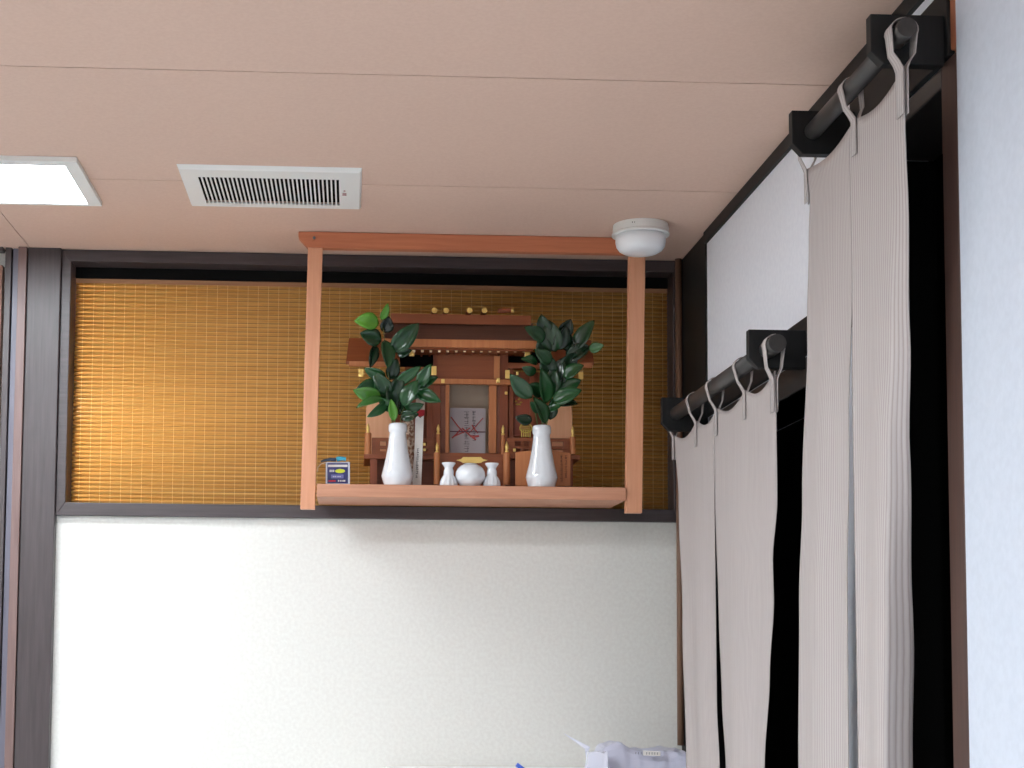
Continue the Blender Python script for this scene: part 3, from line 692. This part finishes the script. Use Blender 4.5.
def loop(parent, Y, zr, r, ztop_, sew=.045, wd=.010, slack=0, lean=0, dxs=0):
    "a narrow cloth band that goes over the rod and down both faces of the curtain"
    pts = []; r += .0022
    cz = zr - slack*.4
    pts.append((-.0030+dxs, ztop_-sew)); pts.append((-.0032+dxs, ztop_)); pts.append((-.0070, ztop_+.009)); pts.append((-.0125-slack*.1, ztop_+.020))
    for k in range(0, 13):
        a = math.pi + .35 - (math.pi+.7)*k/12
        pts.append(((r+slack*.12)*math.cos(a), zr + (r)*math.sin(a)))
    pts.append((.0125+slack*.1, ztop_+.020)); pts.append((.0070, ztop_+.009)); pts.append((.0032, ztop_)); pts.append((.0030, ztop_-sew))
    bm = bmesh.new(); uvl = bm.loops.layers.uv.new('UVMap'); rows = []; L = 0
    for i, (x, z) in enumerate(pts):
        if i: L += math.hypot(x-pts[i-1][0], z-pts[i-1][1])
        f = min(1, max(0, (z-ztop_)/(zr-ztop_))); yy = Y + lean*f
        w2 = wd*(1 - .25*math.sin(math.pi*f))
        rows.append([(bm.verts.new((XC+x, yy+s*w2, z)), (Y+s*w2, L)) for s in (-1, -.4, .4, 1)])
    for A, B in zip(rows, rows[1:]):
        for j in range(3):
            q = (A[j], A[j+1], B[j+1], B[j]); f = bm.faces.new([t_[0] for t_ in q])
            for l, t_ in zip(f.loops, q): l[uvl].uv = t_[1]
    o = link('hanging_loop', bm, linen, parent, True); s_ = o.modifiers.new('thickness', 'SOLIDIFY'); s_.thickness = .0013; s_.offset = 0

# far curtain
fc = thing('door_curtain', (XC, 2.8, 2.0), 'beige ribbed linen curtain on the far lower rod in the farther doorway', 'curtain')
farE = [(2.02, 3.232), (1.856, 3.180), (1.60, 3.135), (1.293, 3.09), (.95, 3.07)]
slitE = [(2.0, 2.872), (1.82, 2.873), (1.44, 2.869), (1.31, 2.85), (.95, 2.84)]
slitE2 = [(2.0, 2.872), (1.82, 2.873), (1.60, 2.862), (1.44, 2.850), (1.31, 2.828), (.95, 2.80)]
nearE = [(2.0, 2.447), (1.90, 2.440), (1.787, 2.436), (1.69, 2.462), (1.62, 2.456), (1.50, 2.48), (1.342, 2.512), (.95, 2.53)]
def sag(u, ks, z0, d):
    # scalloped between the loops
    for a, b in zip(ks, ks[1:]):
        if a <= u <= b: return z0 - d*math.sin(math.pi*(u-a)/(b-a))
    return z0
fl = [3.232, 3.015, 2.845, 2.635, 2.452]
def ztF(Y): return sag(-Y, [-v_ for v_ in fl], 2.004, .020) + (0 if Y > 2.5 else 0)
def foldF(u, z, k):
    d = (2.0-z); return (.006*math.sin(u*9+k)*min(1, d*1.6) + .010*math.sin(3.5*u+2*k)*min(1, d)*.6 - .012*d*(k == 0)*(1-u), .0)
cloth('fabric_panel', lambda z: (lerp(z, farE), lerp(z, slitE)), lambda u: ztF(3.232-(3.232-2.872)*u), .95, fc, lambda u, z: foldF(u, z, 0))
cloth('fabric_panel', lambda z: (lerp(z, slitE2), lerp(z, nearE)), lambda u: ztF(2.872-(2.872-2.447)*u), .95, fc, lambda u, z: foldF(u, z, 1.1), uo=.3)
for Y in (3.232, 3.015, 2.845, 2.635): loop(fc, Y, 2.048, .0150, 2.000, .05, .0085, lean=.018)
loop(fc, 2.454, 2.048, .0150, 1.990, .055, .011, lean=.0)
# near curtain
nc = thing('door_curtain', (XC, 2.05, 2.28), 'beige ribbed linen curtain with a long slit on the upper rod nearest the camera', 'curtain')
nfar = [(2.3, 2.262), (2.27, 2.258), (2.24, 2.246), (2.175, 2.256), (2.037, 2.272), (1.775, 2.313), (1.62, 2.335), (1.356, 2.348), (.95, 2.36)]
nsl = [(2.3, 2.062), (2.085, 2.060), (1.85, 2.085), (1.613, 2.102), (1.377, 2.105), (.95, 2.11)]
nsl2 = [(2.3, 2.062), (2.085, 2.058), (1.85, 2.062), (1.612, 2.060), (1.377, 2.058), (.95, 2.055)]
nnr = [(2.3, 1.848), (2.2, 1.850), (2.14, 1.852), (1.95, 1.872), (1.80, 1.895), (1.606, 1.915), (1.397, 1.930), (.95, 1.94)]
nl = [2.228, 2.085, 1.862]
def ztN(Y): return sag(-Y, [-2.262, -2.035, -1.855, -1.6], 2.288, .014)
def foldA(u, z):
    d = min(1, max(0, (2.10-z)*2.2)); e = max(0, (u-.88)/.12)
    return (.004*math.sin(u*8+1)*min(1, (2.28-z)*2) , 0)
def foldB(u, z):
    d = min(1, max(0, (2.20-z)*1.5)); e = max(0, (u-.84)/.16)
    return (.004*math.sin(u*7)*min(1, (2.28-z)*2) + .036*d*e, .030*d*e)
cloth('fabric_panel', lambda z: (lerp(z, nfar), lerp(z, nsl)), lambda u: ztN(2.262-(2.262-2.062)*u), .95, nc, foldA)
cloth('fabric_panel', lambda z: (lerp(z, nsl2), lerp(z, nnr)), lambda u: ztN(2.062-(2.062-1.848)*u), .95, nc, foldB, uo=.37)
loop(nc, 2.258, 2.337, .013, 2.283, .05, .007, lean=0)
loop(nc, 2.035, 2.337, .013, 2.286, .05, .010, lean=.02)
loop(nc, 1.856, 2.338, .013, 2.288, .06, .013, slack=.02, lean=.0)

# ---------------------------------------------------------------- cabinet below the picture, and what lies on it
CZ = 1.262
cb = thing('cabinet', (.42, 3.30, 0), 'low white cabinet against the back wall under the plastic bag', 'cabinet')
link('body', boxes((.08, .735, 3.12, 3.495, .02, CZ)), white, cb, False, .004)
link('cabinet_door', boxes((.085, .73, 3.10, 3.119, .06, CZ-.02)), white, cb, False, .003)
link('base', boxes((.10, .72, 3.14, 3.48, 0, .019)), steel, cb)
bg = thing('plastic_bag', (.62, 3.30, CZ), 'crumpled translucent white plastic bag lying at the lower right corner of the wall', 'bag')
def crumple(x0, x1, y0, y1, top, nx, ny, amp, name, m, seed):
    rnd = random.Random(seed); bm = bmesh.new(); G = []
    for i in range(nx+1):
        row = []
        for j in range(ny+1):
            u, v_ = i/nx, j/ny; edge = min(u, 1-u, v_, 1-v_)
            h = top(u, v_)*min(1, min(min(u, 1-u)*24, min(v_, 1-v_)*8)) + (rnd.uniform(-amp, amp) if edge > .02 else 0)
            row.append(bm.verts.new((x0+(x1-x0)*u, y0+(y1-y0)*v_, CZ+.0008+max(0, h))))
        G.append(row)
    for i in range(nx):
        for j in range(ny): bm.faces.new((G[i][j], G[i+1][j], G[i+1][j+1], G[i][j+1]))
    low = [bm.verts.new((x, y, CZ+.0004)) for x, y in ((x0, y0), (x1, y0), (x1, y1), (x0, y1))]
    bm.faces.new(low)
    o = link(name, bm, m, bg, False)
    if name == 'bag_body': s_ = o.modifiers.new('sub', 'SUBSURF'); s_.levels = s_.render_levels = 1
    return o
crumple(.538, .745, 3.24, 3.40, lambda u, v_: .058 - .008*u + .012*math.exp(-((u-.22)/.10)**2) + .003*math.sin(7*u+3*v_), 26, 12, .0045, 'bag_body', filmD, 3)
crumple(.500, .556, 3.200, 3.238, lambda u, v_: .052+.003*u, 7, 5, .0025, 'bag_fold', film, 5)
bm = bmesh.new()      # film corner sticking up
p = [at(585, 749, 3.25), at(563, 733, 3.26), at(590, 747, 3.25), at(586, 758, 3.25)]
vv = [bm.verts.new(q) for q in (p[0], p[1], p[2], p[3])]; bm.faces.new(vv)
o = link('film_corner', bm, film, bg); s_ = o.modifiers.new('t', 'SOLIDIFY'); s_.thickness = .0006
Yl = 3.236
bm = bmesh.new(); quadp = [(643, 750.5), (660.5, 751.5), (660.5, 756), (643, 755.5)]
prism(bm, [(at(x, y, Yl).x, at(x, y, Yl).z) for x, y in quadp], 1, Yl, Yl+.002); lb = link('bag_label', bm, paper, bg)
bm = bmesh.new()
for i in range(9):
    if i == 3: continue
    p = at(636+2.7*i, 753.2+.05*i, Yl-.0006); s_ = .0016
    box(bm, p.x-s_, p.x+s_*.4, Yl-.0006, Yl-.0002, p.z-.0016, p.z-.0008); box(bm, p.x-s_, p.x+s_*.6, Yl-.0006, Yl-.0002, p.z+.0008, p.z+.0016); box(bm, p.x-s_*.3, p.x+s_*.1, Yl-.0006, Yl-.0002, p.z-.0025, p.z+.0025)
link('print', bm, steel, lb)
bm = bmesh.new(); q = at(516.5, 764.5, 3.30); tube(bm, [(q.x+.020, 3.30, CZ+.006), (q.x, 3.30, q.z)], .0048, 12)
tag(link('blue_pen', bm, bluepen, None, True), 'tip of a blue plastic pen at the bottom edge left of the plastic bag', 'pen')
